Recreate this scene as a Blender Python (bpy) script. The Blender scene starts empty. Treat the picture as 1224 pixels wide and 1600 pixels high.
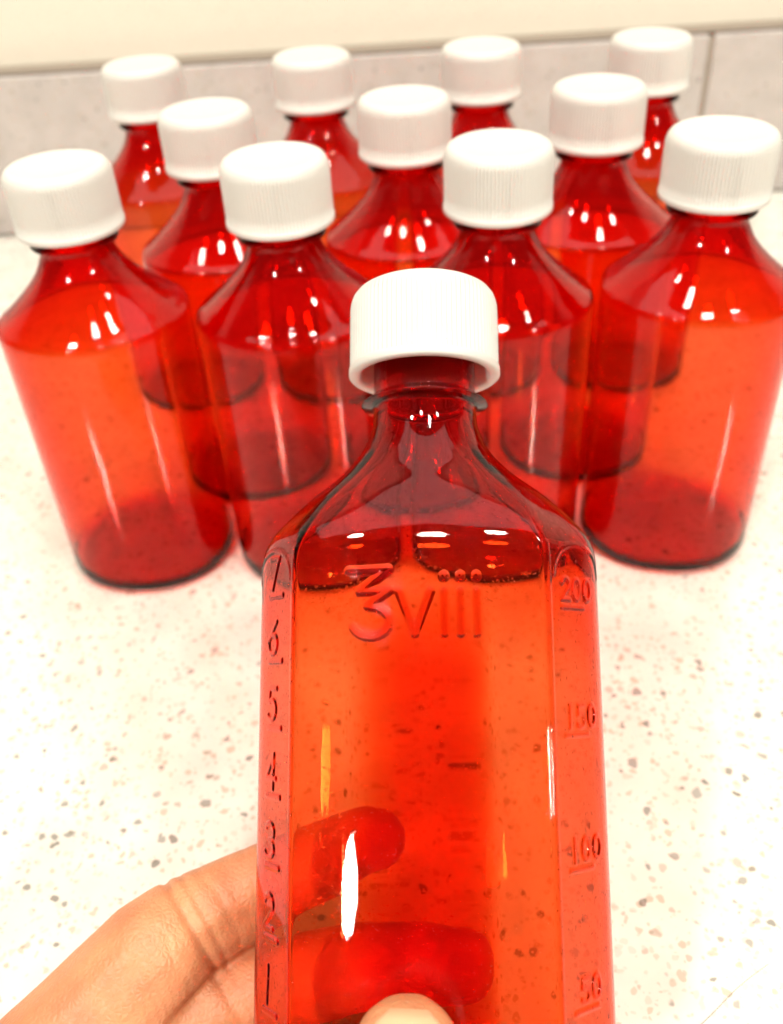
import bpy, bmesh, math, random
import numpy as np
from mathutils import Vector, Matrix

random.seed(7)
rng = np.random.default_rng(7)
MM = 0.001
SC = bpy.context.scene
COL = SC.collection

# ------------------------------------------------------------------ camera
PITCH, ROLL, CAM_H = math.radians(38.0973), math.radians(-3.7438), 0.22427
FPX = 1450.0                                   # focal length in photo pixels (1600 tall)
_f = Vector((0, math.cos(PITCH), -math.sin(PITCH)))
_u0 = Vector((0, math.sin(PITCH), math.cos(PITCH)))
_x0 = Vector((1, 0, 0))
CX = math.cos(ROLL) * _x0 + math.sin(ROLL) * _u0
CU = -math.sin(ROLL) * _x0 + math.cos(ROLL) * _u0
CF = _f
CP = Vector((0, 0, CAM_H))

cam_d = bpy.data.cameras.new('camera')
cam = bpy.data.objects.new('camera', cam_d)
COL.objects.link(cam)
M3 = Matrix((CX, CU, -CF)).transposed()
cam.matrix_world = Matrix.Translation(CP) @ M3.to_4x4()
cam_d.sensor_fit = 'VERTICAL'
cam_d.sensor_height = 36.0
cam_d.sensor_width = 27.5
cam_d.lens = 36.0 * FPX / 1600.0
cam_d.clip_start = 0.01
cam_d.clip_end = 50
cam_d.dof.use_dof = True
cam_d.dof.focus_distance = 0.178
cam_d.dof.aperture_fstop = 15.0
SC.camera = cam

# ------------------------------------------------------------------ room light
world = bpy.data.worlds.new('World')
SC.world = world
world.use_nodes = True
wb = world.node_tree.nodes['Background']
wb.inputs['Color'].default_value = (1.0, 0.94, 0.86, 1)
wb.inputs['Strength'].default_value = 0.13

def lamp(name, loc, size, power, target=None, color=(1.0, 0.93, 0.82)):
    d = bpy.data.lights.new(name, 'AREA')
    d.shape = 'DISK'
    d.size = size
    d.energy = power
    d.color = color
    o = bpy.data.objects.new(name, d)
    COL.objects.link(o)
    o.location = loc
    t = Vector(target) if target else Vector((loc[0], loc[1], 0))
    o.rotation_euler = (t - Vector(loc)).to_track_quat('-Z', 'Y').to_euler()
    return o

# recessed ceiling cans: four above the counter, two further back in the room
CEIL = 1.45
for (x, y) in ((-0.62, -0.10), (-0.17, -0.28), (0.22, -0.16), (0.66, -0.22)):
    lamp('ceiling_lamp', (x, y, CEIL), 0.14, 7.5)
# two linear fixtures further back in the room, running towards the counter
for (x, y) in ((-1.26, -1.80), (1.48, -1.60)):
    o = lamp('linear_lamp', (x, y, CEIL), 0.19, 110.0)
    o.data.shape = 'ELLIPSE'
    o.data.size_y = 0.54
    o.rotation_euler = (0, 0, math.atan2(-x, y - 0.2))
# added fill panel for ceiling light, kept clear of most bottle reflections
c = lamp('fill_panel', (0.0, 0.31, CEIL - 0.25), 1.5, 9.0, None, (1.0, 0.95, 0.88))
c.data.shape = 'RECTANGLE'
c.data.size_y = 0.52

SC.view_settings.view_transform = 'Standard'
SC.view_settings.look = 'None'
SC.view_settings.exposure = -0.5
SC.view_settings.gamma = 1.0
SC.view_settings.use_curve_mapping = False
SC.cycles.max_bounces = 40
SC.cycles.transmission_bounces = 40
SC.cycles.glossy_bounces = 12
SC.cycles.diffuse_bounces = 4
SC.cycles.transparent_max_bounces = 16
SC.cycles.volume_bounces = 0
SC.cycles.sample_clamp_indirect = 150.0
SC.cycles.blur_glossy = 0.0
SC.cycles.caustics_reflective = True
SC.cycles.caustics_refractive = True
SC.cycles.use_denoising = True
SC.cycles.denoiser = 'OPENIMAGEDENOISE'
SC.cycles.denoising_input_passes = 'RGB_ALBEDO_NORMAL'

# ------------------------------------------------------------------ helpers
def c2w(x, y, z):
    """camera-aligned millimetres (right, up, forward) to a world point"""
    return CP + (CX * x + CU * y + CF * z) * MM

def obj(name, me, mat=None, parent=None, smooth=True):
    if mat is not None and not me.materials:
        me.materials.append(mat)
    if smooth:
        me.polygons.foreach_set('use_smooth', [True] * len(me.polygons))
    o = bpy.data.objects.new(name, me)
    COL.objects.link(o)
    if parent is not None:
        o.parent = parent
    return o

def empty(name, loc=(0, 0, 0)):
    o = bpy.data.objects.new(name, None)
    COL.objects.link(o)
    o.location = loc
    o.empty_display_size = 0.02
    return o

def tag(o, label, cat, group=None):
    o['label'] = label
    o['category'] = cat
    if group:
        o['group'] = group

def struct(o):
    o['kind'] = 'structure'
    return o

def mesh(name, v, f):
    me = bpy.data.meshes.new(name)
    me.from_pydata([tuple(p) for p in v], [], f)
    me.update()
    return me

def pchip(xs, ys, x):
    xs, ys, x = np.asarray(xs, float), np.asarray(ys, float), np.asarray(x, float)
    h = np.diff(xs)
    d = np.diff(ys) / h
    m = np.zeros(len(xs))
    for i in range(1, len(xs) - 1):
        if d[i - 1] * d[i] > 0:
            w1, w2 = 2 * h[i] + h[i - 1], h[i] + 2 * h[i - 1]
            m[i] = (w1 + w2) / (w1 / d[i - 1] + w2 / d[i])
    m[0], m[-1] = d[0], d[-1]
    k = np.clip(np.searchsorted(xs, x) - 1, 0, len(h) - 1)
    t = np.clip((x - xs[k]) / h[k], 0, 1)
    return ((2 * t**3 - 3 * t**2 + 1) * ys[k] + (t**3 - 2 * t**2 + t) * h[k] * m[k]
            + (-2 * t**3 + 3 * t**2) * ys[k + 1] + (t**3 - t**2) * h[k] * m[k + 1])

def loft(rings, close_start=True, close_end=True):
    """rings: list of (N,3) arrays -> closed tube mesh"""
    n = len(rings[0])
    v = np.concatenate(rings)
    f = []
    for r in range(len(rings) - 1):
        a, b = r * n, (r + 1) * n
        for i in range(n):
            j = (i + 1) % n
            f.append((a + i, a + j, b + j, b + i))
    v = list(map(tuple, v))
    if close_start:
        c = rings[0].mean(axis=0)
        v.append(tuple(c))
        k = len(v) - 1
        for i in range(n):
            f.append((k, (i + 1) % n, i))
    if close_end:
        c = rings[-1].mean(axis=0)
        v.append(tuple(c))
        k = len(v) - 1
        o = (len(rings) - 1) * n
        for i in range(n):
            f.append((k, o + i, o + (i + 1) % n))
    return v, f

# ------------------------------------------------------------------ materials
def new_mat(name):
    m = bpy.data.materials.new(name)
    m.use_nodes = True
    nt = m.node_tree
    return m, nt, nt.nodes, nt.links, nt.nodes['Principled BSDF']

def amber(name, bump_scale, bump_strength, pits=0.0):
    m = bpy.data.materials.new(name)
    m.use_nodes = True
    nt = m.node_tree
    N, L = nt.nodes, nt.links
    N.remove(N['Principled BSDF'])
    out = N['Material Output']
    g = N.new('ShaderNodeBsdfGlass')
    g.distribution = 'GGX'
    g.inputs['Color'].default_value = (1, 1, 1, 1)
    g.inputs['Roughness'].default_value = 0.0
    g.inputs['IOR'].default_value = 1.32
    L.new(g.outputs[0], out.inputs['Surface'])
    va = N.new('ShaderNodeVolumeAbsorption')
    va.inputs['Color'].default_value = (0.960, 0.43, 0.0, 1)
    va.inputs['Density'].default_value = 2500.0
    L.new(va.outputs[0], out.inputs['Volume'])
    tc = N.new('ShaderNodeTexCoord')
    n1 = N.new('ShaderNodeTexNoise')
    n1.inputs['Scale'].default_value = bump_scale
    n1.inputs['Detail'].default_value = 2.0
    L.new(tc.outputs['Object'], n1.inputs['Vector'])
    b = N.new('ShaderNodeBump')
    b.inputs['Strength'].default_value = bump_strength
    b.inputs['Distance'].default_value = 0.0006
    L.new(n1.outputs['Fac'], b.inputs['Height'])
    last = b
    if pits:
        v = N.new('ShaderNodeTexNoise')         # sparse moulding specks and scuffs
        v.inputs['Scale'].default_value = 1300.0
        v.inputs['Detail'].default_value = 1.0
        L.new(tc.outputs['Object'], v.inputs['Vector'])
        r = N.new('ShaderNodeMapRange'); r.interpolation_type = 'SMOOTHSTEP'
        r.inputs['From Min'].default_value = 0.68; r.inputs['From Max'].default_value = 0.78
        L.new(v.outputs['Fac'], r.inputs['Value'])
        b2 = N.new('ShaderNodeBump')
        b2.inputs['Strength'].default_value = pits
        b2.inputs['Distance'].default_value = 0.0002
        L.new(r.outputs[0], b2.inputs['Height'])
        L.new(b.outputs[0], b2.inputs['Normal'])
        last = b2
    L.new(last.outputs[0], g.inputs['Normal'])
    return m

M_AMBER = amber('amber_plastic', 60.0, 0.25)
M_AMBER_HELD = amber('scuffed_amber_plastic', 45.0, 0.2, 0.35)

def white_plastic():
    m, nt, N, L, p = new_mat('white_cap_plastic')
    p.inputs['Base Color'].default_value = (0.66, 0.645, 0.60, 1)
    p.inputs['Roughness'].default_value = 0.42
    p.inputs['Subsurface Weight'].default_value = 0.25
    p.inputs['Subsurface Radius'].default_value = (1, 0.9, 0.75)
    p.inputs['Subsurface Scale'].default_value = 0.0012
    return m
M_CAP = white_plastic()

def quartz(name, base, dark, amount, rough):
    m, nt, N, L, p = new_mat(name)
    tc = N.new('ShaderNodeTexCoord')
    warp = N.new('ShaderNodeTexNoise')
    warp.inputs['Scale'].default_value = 260
    warp.inputs['Detail'].default_value = 2
    L.new(tc.outputs['Object'], warp.inputs['Vector'])
    sub = N.new('ShaderNodeVectorMath'); sub.operation = 'SUBTRACT'
    sub.inputs[1].default_value = (0.5, 0.5, 0.5)
    L.new(warp.outputs['Color'], sub.inputs[0])
    sc = N.new('ShaderNodeVectorMath'); sc.operation = 'SCALE'
    sc.inputs['Scale'].default_value = 0.0034
    L.new(sub.outputs[0], sc.inputs[0])
    add = N.new('ShaderNodeVectorMath'); add.operation = 'ADD'
    L.new(tc.outputs['Object'], add.inputs[0]); L.new(sc.outputs[0], add.inputs[1])
    col = None
    # layers of chips: (cells per metre, radius, share of cells with a chip, colour, strength)
    layers = [(430, 0.45, 0.42, (0.48, 0.39, 0.28), 0.70 * amount),
              (560, 0.40, 0.36, (0.47, 0.40, 0.31), 0.66 * amount),
              (300, 0.36, 0.26, (0.34, 0.25, 0.18), 0.55 * amount),
              (270, 0.36, 0.17, dark, 0.75 * amount),
              (190, 0.27, 0.08, dark, 0.92 * amount)]
    basec = N.new('ShaderNodeRGB'); basec.outputs[0].default_value = (*base, 1)
    big = N.new('ShaderNodeTexNoise'); big.inputs['Scale'].default_value = 55; big.inputs['Detail'].default_value = 5
    L.new(tc.outputs['Object'], big.inputs['Vector'])
    mr = N.new('ShaderNodeMapRange')
    mr.inputs['From Min'].default_value = 0.3; mr.inputs['From Max'].default_value = 0.7
    mr.inputs['To Min'].default_value = 0.90; mr.inputs['To Max'].default_value = 1.06
    L.new(big.outputs['Fac'], mr.inputs['Value'])
    mul = N.new('ShaderNodeVectorMath'); mul.operation = 'SCALE'
    L.new(basec.outputs[0], mul.inputs[0]); L.new(mr.outputs[0], mul.inputs['Scale'])
    col = mul.outputs[0]
    for i, (s, r, share, c, st) in enumerate(layers):
        off = N.new('ShaderNodeVectorMath'); off.operation = 'ADD'
        off.inputs[1].default_value = (i * 3.17, i * 1.31, i * 0.77)
        L.new(add.outputs[0], off.inputs[0])
        v = N.new('ShaderNodeTexVoronoi')
        v.inputs['Scale'].default_value = s
        v.inputs['Randomness'].default_value = 1.0
        L.new(off.outputs[0], v.inputs['Vector'])
        sep = N.new('ShaderNodeSeparateColor')
        L.new(v.outputs['Color'], sep.inputs[0])
        pick = N.new('ShaderNodeMath'); pick.operation = 'LESS_THAN'
        pick.inputs[1].default_value = share
        L.new(sep.outputs[0], pick.inputs[0])
        rad = N.new('ShaderNodeMapRange')       # radius differs from chip to chip
        rad.inputs['To Min'].default_value = r * 0.45; rad.inputs['To Max'].default_value = r * 1.15
        L.new(sep.outputs[1], rad.inputs['Value'])
        sm = N.new('ShaderNodeMath'); sm.operation = 'SUBTRACT'
        L.new(rad.outputs[0], sm.inputs[0]); L.new(v.outputs['Distance'], sm.inputs[1])
        ss = N.new('ShaderNodeMapRange'); ss.interpolation_type = 'SMOOTHSTEP'
        ss.inputs['From Min'].default_value = -0.02; ss.inputs['From Max'].default_value = 0.07
        L.new(sm.outputs[0], ss.inputs['Value'])
        f1 = N.new('ShaderNodeMath'); f1.operation = 'MULTIPLY'
        L.new(ss.outputs[0], f1.inputs[0]); L.new(pick.outputs[0], f1.inputs[1])
        var = N.new('ShaderNodeMapRange')
        var.inputs['To Min'].default_value = 0.35 * st; var.inputs['To Max'].default_value = st
        L.new(sep.outputs[2], var.inputs['Value'])
        f2 = N.new('ShaderNodeMath'); f2.operation = 'MULTIPLY'
        L.new(f1.outputs[0], f2.inputs[0]); L.new(var.outputs[0], f2.inputs[1])
        mx = N.new('ShaderNodeMix'); mx.data_type = 'RGBA'
        mx.inputs['B'].default_value = (*c, 1)
        L.new(f2.outputs[0], mx.inputs['Factor'])
        L.new(col, mx.inputs['A'])
        col = mx.outputs['Result']
    L.new(col, p.inputs['Base Color'])
    p.inputs['Roughness'].default_value = rough
    p.inputs['IOR'].default_value = 1.5
    return m
M_COUNTER = quartz('cream_quartz', (0.78, 0.755, 0.68), (0.10, 0.085, 0.07), 1.0, 0.07)
M_SPLASH = quartz('shaded_quartz', (0.50, 0.455, 0.43), (0.18, 0.15, 0.14), 0.75, 0.25)  # same quartz as the counter, darkened for the weaker light on the upright

def plain(name, c, rough=0.6, noise=40, spread=0.06):
    m, nt, N, L, p = new_mat(name)
    tc = N.new('ShaderNodeTexCoord')
    n = N.new('ShaderNodeTexNoise'); n.inputs['Scale'].default_value = noise; n.inputs['Detail'].default_value = 4
    L.new(tc.outputs['Object'], n.inputs['Vector'])
    r = N.new('ShaderNodeMapRange'); r.inputs['To Min'].default_value = 1 - spread; r.inputs['To Max'].default_value = 1 + spread
    L.new(n.outputs['Fac'], r.inputs['Value'])
    rgb = N.new('ShaderNodeRGB'); rgb.outputs[0].default_value = (*c, 1)
    s = N.new('ShaderNodeVectorMath'); s.operation = 'SCALE'
    L.new(rgb.outputs[0], s.inputs[0]); L.new(r.outputs[0], s.inputs['Scale'])
    L.new(s.outputs[0], p.inputs['Base Color'])
    p.inputs['Roughness'].default_value = rough
    b = N.new('ShaderNodeBump'); b.inputs['Strength'].default_value = 0.2; b.inputs['Distance'].default_value = 0.0005
    L.new(n.outputs['Fac'], b.inputs['Height']); L.new(b.outputs[0], p.inputs['Normal'])
    return m
M_WALL = plain('cream_wall_paint', (0.74, 0.69, 0.58), 0.7, 120, 0.03)
M_CAULK_STRIP = plain('tan_caulk_and_strip', (0.30, 0.25, 0.20), 0.6, 200, 0.1)  # for the joint caulk and the strip on the slab tops
M_LINER = plain('liner_foam', (0.75, 0.74, 0.70), 0.7)

def skin_mat():
    m, nt, N, L, p = new_mat('skin')
    tc = N.new('ShaderNodeTexCoord')
    n = N.new('ShaderNodeTexNoise'); n.inputs['Scale'].default_value = 90; n.inputs['Detail'].default_value = 5
    L.new(tc.outputs['Object'], n.inputs['Vector'])
    cr = N.new('ShaderNodeValToRGB')
    cr.color_ramp.elements[0].position = 0.32; cr.color_ramp.elements[0].color = (0.58, 0.22, 0.10, 1)
    cr.color_ramp.elements[1].position = 0.68; cr.color_ramp.elements[1].color = (0.69, 0.315, 0.15, 1)
    L.new(n.outputs['Fac'], cr.inputs[0])
    n3 = N.new('ShaderNodeTexNoise'); n3.inputs['Scale'].default_value = 38; n3.inputs['Detail'].default_value = 3
    L.new(tc.outputs['Object'], n3.inputs['Vector'])
    r3 = N.new('ShaderNodeMapRange'); r3.inputs['From Min'].default_value = 0.45; r3.inputs['From Max'].default_value = 0.68
    r3.inputs['To Max'].default_value = 0.55
    L.new(n3.outputs['Fac'], r3.inputs['Value'])
    mxr = N.new('ShaderNodeMix'); mxr.data_type = 'RGBA'
    mxr.inputs['B'].default_value = (0.62, 0.185, 0.10, 1)   # flushed patches
    L.new(r3.outputs[0], mxr.inputs['Factor']); L.new(cr.outputs[0], mxr.inputs['A'])
    L.new(mxr.outputs['Result'], p.inputs['Base Color'])
    p.inputs['Roughness'].default_value = 0.42
    p.inputs['Subsurface Weight'].default_value = 0.22
    p.inputs['Subsurface Radius'].default_value = (1.0, 0.35, 0.18)
    p.inputs['Subsurface Scale'].default_value = 0.004
    v = N.new('ShaderNodeTexVoronoi'); v.feature = 'DISTANCE_TO_EDGE'; v.inputs['Scale'].default_value = 800
    L.new(tc.outputs['Object'], v.inputs['Vector'])
    n2 = N.new('ShaderNodeTexNoise'); n2.inputs['Scale'].default_value = 350; n2.inputs['Detail'].default_value = 4
    L.new(tc.outputs['Object'], n2.inputs['Vector'])
    a = N.new('ShaderNodeMath'); a.operation = 'ADD'
    L.new(v.outputs['Distance'], a.inputs[0]); L.new(n2.outputs['Fac'], a.inputs[1])
    b = N.new('ShaderNodeBump'); b.inputs['Strength'].default_value = 0.7; b.inputs['Distance'].default_value = 0.0003
    L.new(a.outputs[0], b.inputs['Height']); L.new(b.outputs[0], p.inputs['Normal'])
    return m
M_SKIN = skin_mat()
def nail_mat():
    m, nt, N, L, p = new_mat('nail')
    p.inputs['Base Color'].default_value = (0.74, 0.43, 0.25, 1)
    p.inputs['Roughness'].default_value = 0.28
    p.inputs['Subsurface Weight'].default_value = 0.3
    p.inputs['Subsurface Radius'].default_value = (1.0, 0.4, 0.2)
    p.inputs['Subsurface Scale'].default_value = 0.002
    return m
M_NAIL = nail_mat()

# ------------------------------------------------------------------ setting
def box_mesh(name, x0, x1, y0, y1, z0, z1, bevel=0.0):
    bm = bmesh.new()
    bmesh.ops.create_cube(bm, size=1)
    for v in bm.verts:
        v.co = ((x0 + x1) / 2 + v.co.x * (x1 - x0), (y0 + y1) / 2 + v.co.y * (y1 - y0), (z0 + z1) / 2 + v.co.z * (z1 - z0))
    if bevel:
        bmesh.ops.bevel(bm, geom=list(bm.edges), offset=bevel, segments=3, profile=0.5, affect='EDGES')
    me = bpy.data.meshes.new(name)
    bm.to_mesh(me)
    bm.free()
    return me

WALL_Y = 0.604
counter = struct(obj('countertop', box_mesh('countertop', -1.6, 1.6, -0.12, WALL_Y + 0.03, -0.03, 0.0, 0.002), M_COUNTER, smooth=False))
# the wall runs very slightly skew to the rows of bottles, as in the photograph
back = empty('backsplash', (0.01, WALL_Y, 0))
struct(back)
back.rotation_euler.z = math.radians(-1.2)
JX = 0.199
obj('slab', box_mesh('slab', -1.5, JX - 0.0016, 0, 0.019, 0.0015, 0.097, 0.0012), M_SPLASH, back, False)
obj('slab', box_mesh('slab', JX + 0.0016, 1.5, 0.0006, 0.019, 0.0015, 0.097, 0.0012), M_SPLASH, back, False)
obj('joint_caulk', box_mesh('joint_caulk', JX - 0.0014, JX + 0.0014, 0.0012, 0.018, 0.0015, 0.0962), M_CAULK_STRIP, back, False)
obj('top_strip', box_mesh('top_strip', -1.5, 1.5, 0.004, 0.0195, 0.0975, 0.0995, 0.0006), M_CAULK_STRIP, back, False)  # darker tan strip laid along the slab tops
wall = struct(obj('wall', box_mesh('wall', -1.6, 1.6, 0.0200, 0.12, -0.03, 1.3), M_WALL, smooth=False))
wall.location = back.location
wall.rotation_euler = back.rotation_euler

# ------------------------------------------------------------------ cap
def cap_mesh():
    """ribbed screw cap, z = 0 at the lower edge, 20 mm tall, open below"""
    R, H, NR = 15.8, 20.0, 92
    n = NR * 4
    th = np.arange(n) / n * 2 * math.pi
    groove = np.array([1.0, 0.3, 0.0, 0.3])[np.arange(n) % 4]
    def ring(r, z, g=0.0):
        rr = (r - g * groove)
        return np.c_[rr * np.cos(th), rr * np.sin(th), np.full(n, z * 0.93)] * MM
    prof = [(13.2, 17.9, 0), (13.2, 9.0, 0), (13.35, 3.0, 0), (13.6, 0.5, 0), (14.1, 0.0, 0), (15.6, 0.0, 0), (15.95, 0.35, 0), (15.95, 1.7, 0), (15.75, 2.0, 0),
            (15.72, 2.2, 0.85), (15.72, 6.0, 0.85), (15.72, 12.0, 0.85), (15.68, 16.2, 0.85), (15.5, 17.3, 0.3), (15.1, 18.5, 0), (14.4, 19.5, 0),
            (13.6, 20.05, 0), (12.5, 20.1, 0), (12.1, 20.0, 0), (6.0, 20.0, 0)]
    v, f = loft([ring(*p) for p in prof])
    return mesh('cap', v, f)
CAP = cap_mesh()
def disc(name, r, z0, z1, n=48):
    th = np.arange(n) / n * 2 * math.pi
    rg = [np.c_[rr * np.cos(th), rr * np.sin(th), np.full(n, z)] * MM for rr, z in ((r, z0), (r, z1))]
    v, f = loft(rg)
    return mesh(name, v, f)
LINER = disc('liner', 12.6, 15.3, 16.3)

# ------------------------------------------------------------------ background bottle
def back_bottle_mesh():
    n = 128
    th = np.arange(n) / n * 2 * math.pi
    a, b, e = 30.0, 27.5, 2.15
    ct, st = np.cos(th), np.sin(th)
    bx = a * np.sign(ct) * np.abs(ct) ** (2 / e)
    by = b * np.sign(st) * np.abs(st) ** (2 / e)
    RN = 10.9
    def ring(w, z, off=0.0):
        """w 1 = body section, 0 = neck circle; off = inward offset"""
        x = RN * ct * (1 - w) + bx * w
        y = RN * st * (1 - w) + by * w
        r = np.hypot(x, y)
        k = (r - off) / r
        return np.c_[x * k, y * k, np.full(n, z)] * MM
    def circ(r, z):
        return np.c_[r * ct, r * st, np.full(n, z)] * MM
    # outer, from the centre of the base up
    zs = [1.0, 1.0, 0.6, 0.1, 0.0, 0.18, 0.75, 1.7, 3.0, 4.6]
    offs = [24, 16, 10, 7.2, 5.8, 4.0, 2.2, 0.95, 0.25, 0.0]
    R = [ring(1, z, o) for z, o in zip(zs, offs)]
    R += [ring(1, z) for z in np.linspace(6, 94, 20)]
    sz = [96.0, 97.2, 97.9, 98.4, 98.9, 100.5, 103.0, 106.0, 109.0, 112.0, 114.5, 117.0, 119.0]
    sw = [0.997, 0.985, 0.965, 0.935, 0.89, 0.79, 0.635, 0.455, 0.30, 0.17, 0.09, 0.03, 0.0]
    R += [ring(w, z) for z, w in zip(sz, sw)]
    R += [circ(10.9, 120.2), circ(11.2, 120.5), circ(13.0, 120.9), circ(13.15, 121.3), circ(13.0, 121.7), circ(11.2, 122.0), circ(10.9, 122.4)]
    R += [circ(10.9, 126), circ(10.9, 138.5), circ(10.4, 139.1)]
    # inner
    R += [circ(8.6, 139.1), circ(8.1, 138.5), circ(8.1, 124), circ(8.1, 119)]
    for z, w in list(zip(sz, sw))[::-1]:
        R.append(ring(w, z - 1.1 * (0.3 + 0.7 * min(1, w * 1.3)), 0.80 + 2.0 * (1 - w)))
    R += [ring(1, z, 0.78) for z in np.linspace(93, 9, 12)]
    R += [ring(1, 6.5, 0.95), ring(1, 4.8, 1.5), ring(1, 3.9, 2.6), ring(1, 3.5, 4.2), ring(1, 3.5, 6.5), ring(1, 3.9, 9.5), ring(1, 4.4, 16), ring(1, 4.4, 24)]
    v, f = loft(R)
    return mesh('body', v, f)
BACK = back_bottle_mesh()

def make_back_bottle():
    root = empty('medicine_bottle')
    obj('body', BACK, M_AMBER, root)
    c = obj('cap', CAP, M_CAP, root)
    c.location.z = 0.1246
    obj('liner', LINER, M_LINER, c)
    return root

def dup(root):
    r = root.copy(); COL.objects.link(r)
    for ch in list(root.children):
        c = ch.copy(); COL.objects.link(c); c.parent = r
        for g in ch.children:
            d = g.copy(); COL.objects.link(d); d.parent = c
    return r

FRONT = 'bottles in the row farthest from the backsplash'
MID = 'bottles in the row of three'
REAR = 'bottles in the row nearest the backsplash'
ORD = ('first', 'second', 'third', 'last')
def lab(k, n, row):
    return 'white-capped amber bottle, %s from the joint end of the %s' % (ORD[k] if k < n - 1 else 'farthest', row)
FR, MR, RR = 'row farthest from the backsplash', 'middle row of three', 'row along the backsplash'
spots = [(-89.8, 274.3, lab(3, 4, FR), FRONT), (-26.8, 268.5, lab(2, 4, FR), FRONT), (36.8, 267.1, lab(1, 4, FR), FRONT), (99.8, 266.1, lab(0, 4, FR), FRONT),
         (-52.8, 323.5, lab(2, 3, MR), MID), (12.8, 323.5, lab(1, 3, MR), MID), (77.1, 322.4, lab(0, 3, MR), MID),
         (-86.6, 396.8, lab(3, 4, RR), REAR), (-19.7, 393.2, lab(2, 4, RR), REAR), (46.2, 390.4, lab(1, 4, RR), REAR), (111.3, 387.3, lab(0, 4, RR), REAR)]
proto = make_back_bottle()
for i, (x, y, lb, grp) in enumerate(spots):
    o = proto if i == 0 else dup(proto)
    o.location = (x * MM, y * MM, 0.0003)
    o.rotation_euler.z = math.radians(random.uniform(-14, 14))
    tag(o, lb, 'bottle', grp)

# ------------------------------------------------------------------ held bottle
def section():
    """half outline (x >= 0) from front centre to back centre, millimetres; front is -y"""
    P = [(0, -18.7), (6, -18.6), (12, -18.25), (18, -17.5), (22.0, -16.75), (23.4, -16.4), (24.3, -15.6), (26.0, -13.6), (29.0, -10.0),
         (31.6, -6.9), (33.2, -4.4), (33.9, -1.8), (34.0, 1.0)]
    for t in np.linspace(0.12, 1, 14):
        ang = t * math.pi / 2
        P.append((34 * math.cos(ang) ** (2 / 2.5), 1.0 + 19.0 * math.sin(ang) ** (2 / 2.1)))
    P = np.array(P)
    P[-1, 0] = 0
    for _ in range(3):
        Q = [P[0]]
        for i in range(len(P) - 1):
            Q.append(P[i] * 0.75 + P[i + 1] * 0.25)
            Q.append(P[i] * 0.25 + P[i + 1] * 0.75)
        Q.append(P[-1])
        P = np.array(Q)
    return P

SEC = section()
SLEN = np.r_[0, np.cumsum(np.hypot(*np.diff(SEC, axis=0).T))]
def sec_at(s):
    a = np.abs(s)
    x = np.interp(a, SLEN, SEC[:, 0]) * np.sign(s)
    y = np.interp(a, SLEN, SEC[:, 1])
    return x, y
S_CREASE = float(np.interp(-16.0, SEC[:, 1], SLEN))
S_EDGE = float(np.interp(-3.0, SEC[:, 1], SLEN))

# glyph strokes on a 1 x 1.5 box
def arc(cx, cy, rx, ry, a0, a1, n=12):
    return [(cx + rx * math.cos(math.radians(a0 + (a1 - a0) * i / n)), cy + ry * math.sin(math.radians(a0 + (a1 - a0) * i / n))) for i in range(n + 1)]
G = {
 '0': [arc(.5, .75, .40, .70, 0, 360, 24)],
 '1': [[(.5, 0), (.5, 1.5)]],
 '2': [arc(.5, 1.05, .42, .42, 165, -25, 12) + [(.05, .04), (.95, .04)]],
 '3': [arc(.45, 1.12, .42, .36, 150, -90, 12) + arc(.45, .39, .46, .37, 90, -150, 12)],
 '4': [[(.72, 0), (.72, 1.5), (.05, .45), (.98, .45)]],
 '5': [[(.90, 1.45), (.22, 1.45), (.16, .85)] + arc(.46, .46, .43, .44, 120, -145, 14)],
 '6': [[(.78, 1.48), (.40, 1.05)] + arc(.48, .44, .42, .44, 155, -205, 22)],
 '7': [[(.05, 1.45), (.92, 1.45), (.38, 0)]],
 'v': [[(.05, 1.0), (.5, 0), (.95, 1.0)]],
 'i': [[(.5, 0), (.5, 1.02)], [(.5, 1.38), (.5, 1.42)]],
 'z': [[(.02, 1.48), (.92, 1.50), (.28, 1.02), (.95, 1.04), (.45, .70)] + arc(.52, .36, .42, .33, 85, -160, 14)],
}
STROKES = []                                    # (polyline in (s, z), half width, height)
def put(ch, s0, z0, w, h, hw, ht, slant=0.0):
    for st in G[ch]:
        STROKES.append(([(s0 + (x + slant * y) * w, z0 + y / 1.5 * h) for x, y in st], hw, ht))
# the dram sign and viii on the front panel
put('z', -13.0, 92.6, 8.4, 12.7, 0.58, 0.66)
put('v', -3.6, 93.4, 6.4, 11.6, 0.58, 0.66)
for k in range(3):
    put('i', 3.6 + 2.95 * k, 93.4, 2.7, 11.2, 0.55, 0.66)
# ounces on the left flat
sc_l = -(S_CREASE + S_EDGE) / 2
for k in range(1, 8):
    z = 101.4 - 12.6 * (7 - k)
    put(str(k), sc_l - 2.2, z + 1.4, 4.2, 6.2, 0.42, 0.26, 0.06)
    STROKES.append(([(sc_l - 1.6, z), (sc_l + 3.9, z)], 0.45, 0.26))
# millilitres on the right flat
sc_r = -sc_l
for k, t in enumerate(('200', '150', '100', '50')):
    z = 98.4 - 23.3 * k
    for q, ch in enumerate(t):
        put(ch, sc_r - 4.6 + 3.3 * q + (1.6 if len(t) == 2 else 0), z + 1.3, 2.6, 4.1, 0.34, 0.30)
    STROKES.append(([(sc_r - 4.6, z), (sc_r + 2.0, z)], 0.38, 0.24))
# raised beads framing the flats, arching over the shoulder
for sg in (-1, 1):
    STROKES.append(([(sg * (S_CREASE + 0.1), 4), (sg * (S_CREASE + 0.1), 110)], 0.55, 0.14))
    e0, e1 = S_CREASE + 1.5, S_EDGE + 0.3
    m = (e0 + e1) / 2
    top = [(sg * (m + (e1 - e0) / 2 * math.cos(math.radians(a))), 104.5 + 6.0 * math.sin(math.radians(a))) for a in range(0, 181, 15)]
    STROKES.append((top, 0.45, 0.14))

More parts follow.
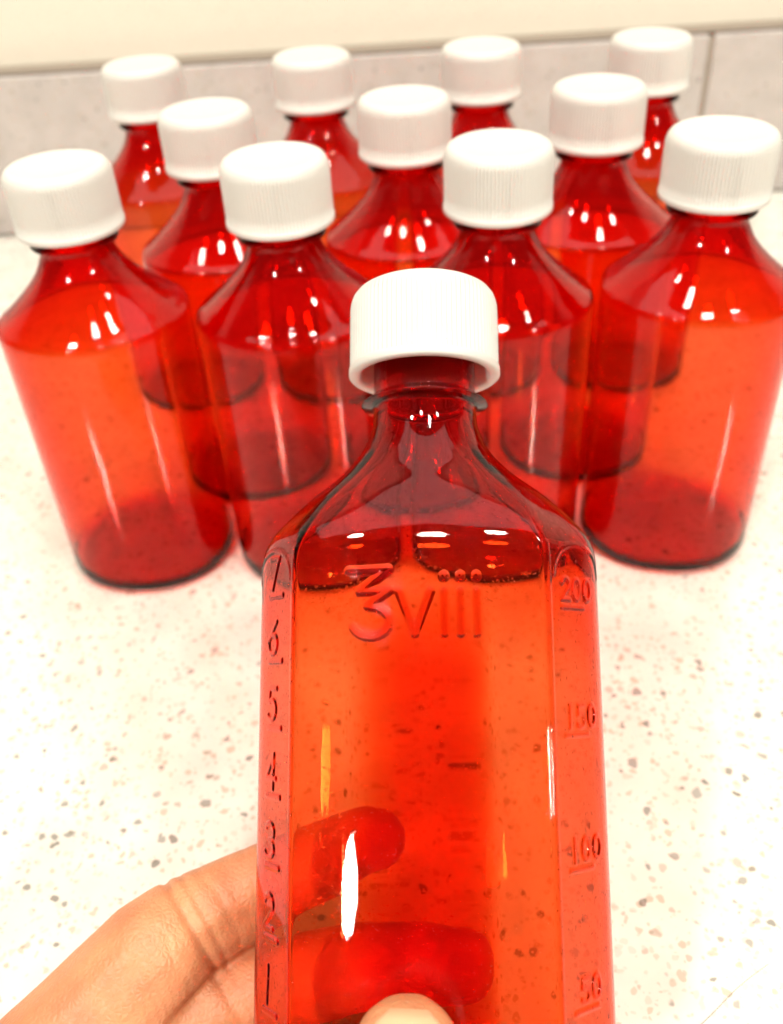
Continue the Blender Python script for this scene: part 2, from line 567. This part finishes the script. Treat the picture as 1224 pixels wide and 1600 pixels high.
def emboss(S, Z):
    H = np.zeros_like(S)
    for pl, hw, ht in STROKES:
        pl = np.array(pl)
        lo, hi = pl.min(0) - 2.2 * hw, pl.max(0) + 2.2 * hw
        m = (S >= lo[0]) & (S <= hi[0]) & (Z >= lo[1]) & (Z <= hi[1])
        if not m.any():
            continue
        ps, pz = S[m], Z[m]
        d = np.full(len(ps), 1e9)
        for a, b in zip(pl[:-1], pl[1:]):
            ab = b - a
            t = np.clip(((ps - a[0]) * ab[0] + (pz - a[1]) * ab[1]) / (ab @ ab + 1e-9), 0, 1)
            d = np.minimum(d, np.hypot(ps - a[0] - t * ab[0], pz - a[1] - t * ab[1]))
        q = np.clip(1 - d / (hw * 1.5), 0, 1)
        q = np.clip(q * 1.35, 0, 1)
        h = ht * (1 - (1 - q) ** 2.0)            # rounded ridge
        H[m] = np.maximum(H[m], h)
    return H

def held_bottle_mesh():
    smax = SLEN[-1]
    fr = S_EDGE + 2.0
    sp = np.r_[np.arange(0, fr, 0.19), np.arange(fr, smax - 0.8, 1.1), smax]
    S = np.r_[sp, -sp[1:-1][::-1]]              # all the way round, once
    n = len(S)
    BX, BY = sec_at(S)
    # outward normal of the section
    ths = np.linspace(0, 1, n, endpoint=False)
    dx = np.roll(BX, -1) - np.roll(BX, 1); dy = np.roll(BY, -1) - np.roll(BY, 1)
    ln = np.hypot(dx, dy); NX, NY = dy / ln, -dx / ln
    # matching circle, by angle of the section point
    cyo = 0.6
    ang = np.arctan2(BY - cyo, BX)
    CXc, CYc = np.cos(ang), np.sin(ang)
    # softer outline for the shoulder, where the crease of the panel dies away
    SX = np.zeros(n); SY = np.zeros(n); wt = 0
    for d in np.linspace(-5, 5, 21):
        g = math.exp(-(d / 2.6) ** 2); wt += g
        q = S + d
        q = np.where(q > smax, q - 2 * smax, np.where(q < -smax, q + 2 * smax, q))
        x_, y_ = sec_at(q)
        SX += g * x_; SY += g * y_
    SX /= wt; SY /= wt
    HS = 111.0
    RN = 10.8
    zk = [-8, -4, -1.5, 0, 1.5, 3.2, 5.2, 9.9, 16.4, 20.5, 23.5, 26.5, 29.4]
    hk = [34, 33.97, 33.75, 33.4, 32.8, 31.7, 30.0, 25.1, 17.0, 13.4, 11.9, 11.0, 10.8]
    def wz(z):
        return float((pchip(zk, hk, [z - HS])[0] - 10.8) / (34 - 10.8)) if z > HS - 8 else 1.0
    def ring(z, w, off=0.0, emb=None):
        k = min(1.0, max(0.0, (z - HS + 1.0) / 9.0))
        k = k * k * (3 - 2 * k)
        x = RN * CXc * (1 - w) + (BX * (1 - k) + SX * k) * w
        y = RN * CYc * (1 - w) + (BY * (1 - k) + SY * k) * w
        nx = CXc * (1 - w) + NX * w; ny = CYc * (1 - w) + NY * w
        l = np.hypot(nx, ny); nx, ny = nx / l, ny / l
        d = -off if emb is None else emb - off
        return np.c_[x + nx * d, y + ny * d, np.full(n, z)] * MM
    def shrink(z, w, k):
        return np.c_[BX * k, BY * k, np.full(n, z)] * MM
    def circ(r, z):
        return np.c_[r * CXc, r * CYc, np.full(n, z)] * MM
    R = [shrink(1.6, 1, .3), shrink(1.5, 1, .6), shrink(0.7, 1, .8), shrink(0.05, 1, .88), shrink(0, 1, .91), shrink(0.3, 1, .955), shrink(1.1, 1, .982), shrink(2.4, 1, .996)]
    zs = np.r_[np.arange(3.6, 20, 1.6), np.arange(20, HS + 4, 0.19), np.arange(HS + 4, HS + 29.4, 0.6)]
    SS, ZZ = np.meshgrid(S, zs)
    E = emboss(SS, ZZ)
    # slight sag of the moulded panels
    for i, z in enumerate(zs):
        R.append(ring(z, wz(z), 0, E[i]))
    z0 = HS + 29.4
    R += [circ(10.8, z0 + 0.2), circ(11.0, z0 + 0.5), circ(11.3, z0 + 0.7), circ(13.1, z0 + 1.0), circ(13.3, z0 + 1.25), circ(13.1, z0 + 1.5), circ(11.1, z0 + 1.8),
          circ(10.75, z0 + 2.2), circ(10.75, z0 + 2.7), circ(10.95, z0 + 3.0), circ(10.75, z0 + 3.4), circ(10.7, z0 + 8), circ(10.7, z0 + 21.8), circ(10.2, z0 + 22.4)]
    R += [circ(8.6, z0 + 22.4), circ(8.0, z0 + 21.8), circ(8.0, z0 + 8), circ(8.0, z0)]
    for z in np.r_[np.arange(HS + 28.5, HS - 6, -1.0)]:
        w = wz(z + 0.4)
        R.append(ring(z - 0.7 * w, w, 0.85 + 1.95 * (1 - w)))
    # wall shaped to imitate a dark reflected column: thick mid-face, thin at corners
    q = np.clip((14.0 - np.abs(BX)) / 8.0, 0, 1)
    thick = 0.64 + 0.76 * q * q * (3 - 2 * q)
    for z in np.arange(HS - 8, 8, -4.0):
        k = min(1.0, (HS - 8 - z) / 16.0)
        R.append(ring(z, 1, 0.85 * (1 - k) + thick * k))
    R += [ring(6, 1, 1.15), ring(4.2, 1, 1.9), ring(3.3, 1, 3.2), shrink(3.0, 1, .8), shrink(3.4, 1, .6), shrink(3.6, 1, .3)]
    v, f = loft(R)
    return mesh('body', v, f)

TILT, TURN, LAT = math.radians(10.0), math.radians(-7.6), math.radians(-0.25)
U = (CU * math.cos(TILT) + CF * math.sin(TILT))
U = (U * math.cos(LAT) + CX * math.sin(LAT)).normalized()
F0 = -CF
F0 = (F0 - U * F0.dot(U)).normalized()
F0 = Matrix.Rotation(TURN, 3, U) @ F0            # panel turned a little away
Yl = -F0
Xl = Yl.cross(U)
held = empty('medicine_bottle')
Rm = Matrix((Xl, Yl, U)).transposed()
anchor = c2w(7.1, -8.0, 190.0)
held_m = Matrix.Translation(anchor - U * 0.111) @ Rm.to_4x4()
held.matrix_world = held_m
tag(held, 'amber flat-sided medicine bottle with raised numerals, gripped by a hand above the counter', 'bottle')
obj('body', held_bottle_mesh(), M_AMBER_HELD, held)
hc = obj('cap', CAP, M_CAP, held)
hc.location.z = 0.1478
obj('liner', LINER, M_LINER, hc)

# ------------------------------------------------------------------ hand
def tube(path, seg=20):
    """tapered capsule chain: list of (x, y, z, r) in camera millimetres"""
    P = [(np.array(p[:3], float), p[3]) for p in path]
    bm = bmesh.new()
    for (a, ra), (b, rb) in zip(P[:-1], P[1:]):
        d = b - a
        L = np.linalg.norm(d)
        k = max(2, int(L / 2.0))
        for i in range(k + 1):
            t = i / k
            c = a + d * t
            bmesh.ops.create_icosphere(bm, subdivisions=2, radius=ra + (rb - ra) * t, matrix=Matrix.Translation(Vector(c)))
    return bm

FINGERS = {
 'index': [(-82, -124, 186, 14.5), (-66, -109, 193, 13.2), (-51.5, -95.0, 199.0, 12.4), (-46.5, -92.0, 203.5, 11.6), (-34, -87, 209.5, 10.2), (-23.7, -82.3, 211, 9.3), (-10, -76, 209, 8.6), (-3.6, -72.9, 207.5, 7.4)],
 'middle': [(-78, -143, 186, 14.5), (-58, -127, 197, 12.8), (-44, -113, 204, 12.0), (-34, -109, 207, 10.6), (-20, -104.5, 208, 10.0), (-7, -101, 206.5, 9.6), (6, -99.5, 204.5, 9.2), (13.0, -99.0, 203, 8.2)],
 'ring': [(-74, -161, 184, 14.0), (-54, -147, 195, 12.4), (-40, -135, 202, 11.2), (-26, -128, 205, 10.0), (-10, -122.5, 203.5, 9.4), (4, -120.5, 201, 8.8), (11, -120, 200, 7.8)],
 'little': [(-68, -177, 180, 13.0), (-50, -166, 190, 11.0), (-36, -156, 196, 9.6), (-22, -147, 198, 8.8), (-8, -141, 196, 8.2), (4, -138, 193, 7.4)],
 'thumb': [(-46, -178, 160, 17.0), (-28, -156, 140, 13.8), (-11, -134, 130, 11.6), (-2.5, -118, 131.5, 10.6), (1.2, -106, 137.5, 10.9), (2.2, -95, 144.3, 10.6), (2.5, -87.3, 148.8, 9.5)],
 'palm_a': [(-82, -124, 186, 14.5), (-60, -205, 158, 19)],
 'palm_b': [(-78, -143, 186, 14.5), (-56, -208, 158, 19)],
 'palm_c': [(-74, -161, 184, 14.0), (-52, -211, 158, 18)],
 'palm_d': [(-68, -177, 180, 13.0), (-46, -213, 156, 18)],
 'web': [(-78, -130, 182, 13.0), (-60, -160, 164, 15), (-46, -178, 160, 17.0)],
 'heel': [(-46, -178, 160, 17.0), (-52, -210, 155, 21), (-48, -260, 135, 24), (-44, -330, 105, 29)],
}
def hand_mesh():
    bm = bmesh.new()
    for k, path in FINGERS.items():
        b = tube(path)
        tmp = bpy.data.meshes.new('tmp')
        b.to_mesh(tmp); b.free()
        bm.from_mesh(tmp)
        bpy.data.meshes.remove(tmp)
    me = bpy.data.meshes.new('hand_raw')
    bm.to_mesh(me); bm.free()
    o = bpy.data.objects.new('hand_raw', me)
    COL.objects.link(o)
    r = o.modifiers.new('r', 'REMESH'); r.mode = 'VOXEL'; r.voxel_size = 0.8
    s = o.modifiers.new('s', 'SMOOTH'); s.factor = 0.5; s.iterations = 16
    dg = bpy.context.evaluated_depsgraph_get()
    out = bpy.data.meshes.new_from_object(o.evaluated_get(dg))
    bpy.data.objects.remove(o)
    bpy.data.meshes.remove(me)
    n = len(out.vertices)
    co = np.empty(n * 3); out.vertices.foreach_get('co', co); co = co.reshape(-1, 3)
    no = np.empty(n * 3); out.vertices.foreach_get('normal', no); no = no.reshape(-1, 3)
    # creases across the bent index joint and the folds beside it
    def crease(c, axis, depth, width, reach, bend=0.0):
        nonlocal co
        axis = np.array(axis, float); axis /= np.linalg.norm(axis)
        d = co - np.array(c)
        along = d @ axis
        rad = np.linalg.norm(d - np.outer(along, axis), axis=1)
        along = along + bend * np.sin(rad * 0.9)
        w = np.exp(-(along / width) ** 2) * np.clip(1 - rad / reach, 0, 1)
        co = co - no * (depth * w)[:, None]
    ax = (0.80, 0.42, 0.42)
    crease((-42.5, -90, 199), ax, 1.5, 0.9, 26)
    crease((-39.8, -88.5, 200), ax, 0.7, 0.7, 24)
    for k in range(7):
        crease((-45.0 - 1.6 * k, -92.5 - 1.1 * k, 192), ax, 0.42, 0.55, 18, 0.5)
    crease((-36.5, -87, 202), ax, 0.4, 0.6, 20, 0.4)
    crease((-30, -84, 206), (0.9, 0.3, 0.2), 0.35, 0.6, 18, 0.3)
    W = np.array(CP)[None] + (co[:, :1] * np.array(CX) + co[:, 1:2] * np.array(CU) + co[:, 2:] * np.array(CF)) * MM
    # camera axes (right, up, forward) are left-handed: turn the faces round
    f = [tuple(p.vertices)[::-1] for p in out.polygons]
    bpy.data.meshes.remove(out)
    return mesh('hand', W, f)
hand = obj('hand', hand_mesh(), M_SKIN)
tag(hand, 'bare left hand gripping the flat-sided bottle, thumb in front and fingers behind', 'hand')

def nail(base, tip, out, half, lift, R, drop=1.6):
    """curved nail plate; base, tip: camera mm on the finger axis; out: direction the nail faces"""
    b, t = np.array(base, float), np.array(tip, float)
    ax = (t - b) / np.linalg.norm(t - b); L = np.linalg.norm(t - b)
    o = np.array(out, float); o -= ax * (o @ ax); o /= np.linalg.norm(o)
    sd = np.cross(ax, o)
    nu, nv = 13, 13
    top, bot = [], []
    for j in range(nv):
        v = j / (nv - 1)
        ww = half * (1 - 0.55 * max(0, (v - 0.72) / 0.28) ** 2.2 - 0.45 * max(0, (0.2 - v) / 0.2) ** 2)
        for i in range(nu):
            u = -1 + 2 * i / (nu - 1)
            x = u * ww
            dz = R - math.sqrt(max(0.1, R * R - x * x))
            p = b + ax * (L * v) + sd * x + o * (lift - dz - drop * v ** 3)
            top.append(p); bot.append(p - o * 0.6)
    v = [c2w(*p) for p in top + bot]
    m = nu * nv
    f = []
    for j in range(nv - 1):
        for i in range(nu - 1):
            a = j * nu + i
            f.append((a, a + 1, a + nu + 1, a + nu))
            f.append((m + a, m + a + nu, m + a + nu + 1, m + a + 1))
    rim = [i for i in range(nu)] + [j * nu + nu - 1 for j in range(1, nv)] + [(nv - 1) * nu + i for i in range(nu - 2, -1, -1)] + [j * nu for j in range(nv - 2, 0, -1)]
    for a, b2 in zip(rim, rim[1:] + rim[:1]):
        f.append((b2, a, m + a, m + b2))
    return mesh('nail', v, f)
obj('nail', nail((1.6, -101.5, 140.3), (2.6, -81.8, 152.1), (0.03, 0.52, -0.85), 6.8, 11.3, 9.6, 4.0), M_NAIL, hand)
obj('nail', nail((-14, -78, 209.5), (-4, -73, 208), (-0.1, 0.1, 1), 5.2, 8.6, 8.0), M_NAIL, hand)
obj('nail', nail((3, -99.8, 205), (13, -99, 203.5), (0.1, 0, 1), 5.6, 9.0, 8.5), M_NAIL, hand)
obj('nail', nail((1, -121, 201.5), (11, -120, 200), (0.1, 0, 1), 5.2, 8.6, 8.0), M_NAIL, hand)

# ------------------------------------------------------------------ scratch line on the counter, modelled as a thin raised tube
def on_counter(px, py, lift):
    d = CF + CX * ((px - 612) / FPX) + CU * ((800 - py) / FPX)
    return CP + d * ((lift - CAM_H) / d.z)
def strand():
    r = 0.00006
    a, b = on_counter(1070, 1622, r), on_counter(1197, 1502, r)
    side = (b - a).cross(Vector((0, 0, 1))).normalized()
    R = []
    for i in range(25):
        t = i / 24
        c = a.lerp(b, t) + side * (0.00025 * math.sin(t * 7.0) + 0.0006 * t * t)
        R.append(np.array([tuple(c + (side * math.cos(q) + Vector((0, 0, 1)) * math.sin(q)) * r * (1.15 - 0.4 * t)) for q in np.arange(6) / 6 * 2 * math.pi]))
    v, f = loft(R)
    return mesh('scratch_line', v, f)
hs = obj('scratch_line', strand(), plain('scratch', (0.12, 0.08, 0.05), 0.5))
tag(hs, 'single fine brown hair line on the speckled counter', 'scratch')
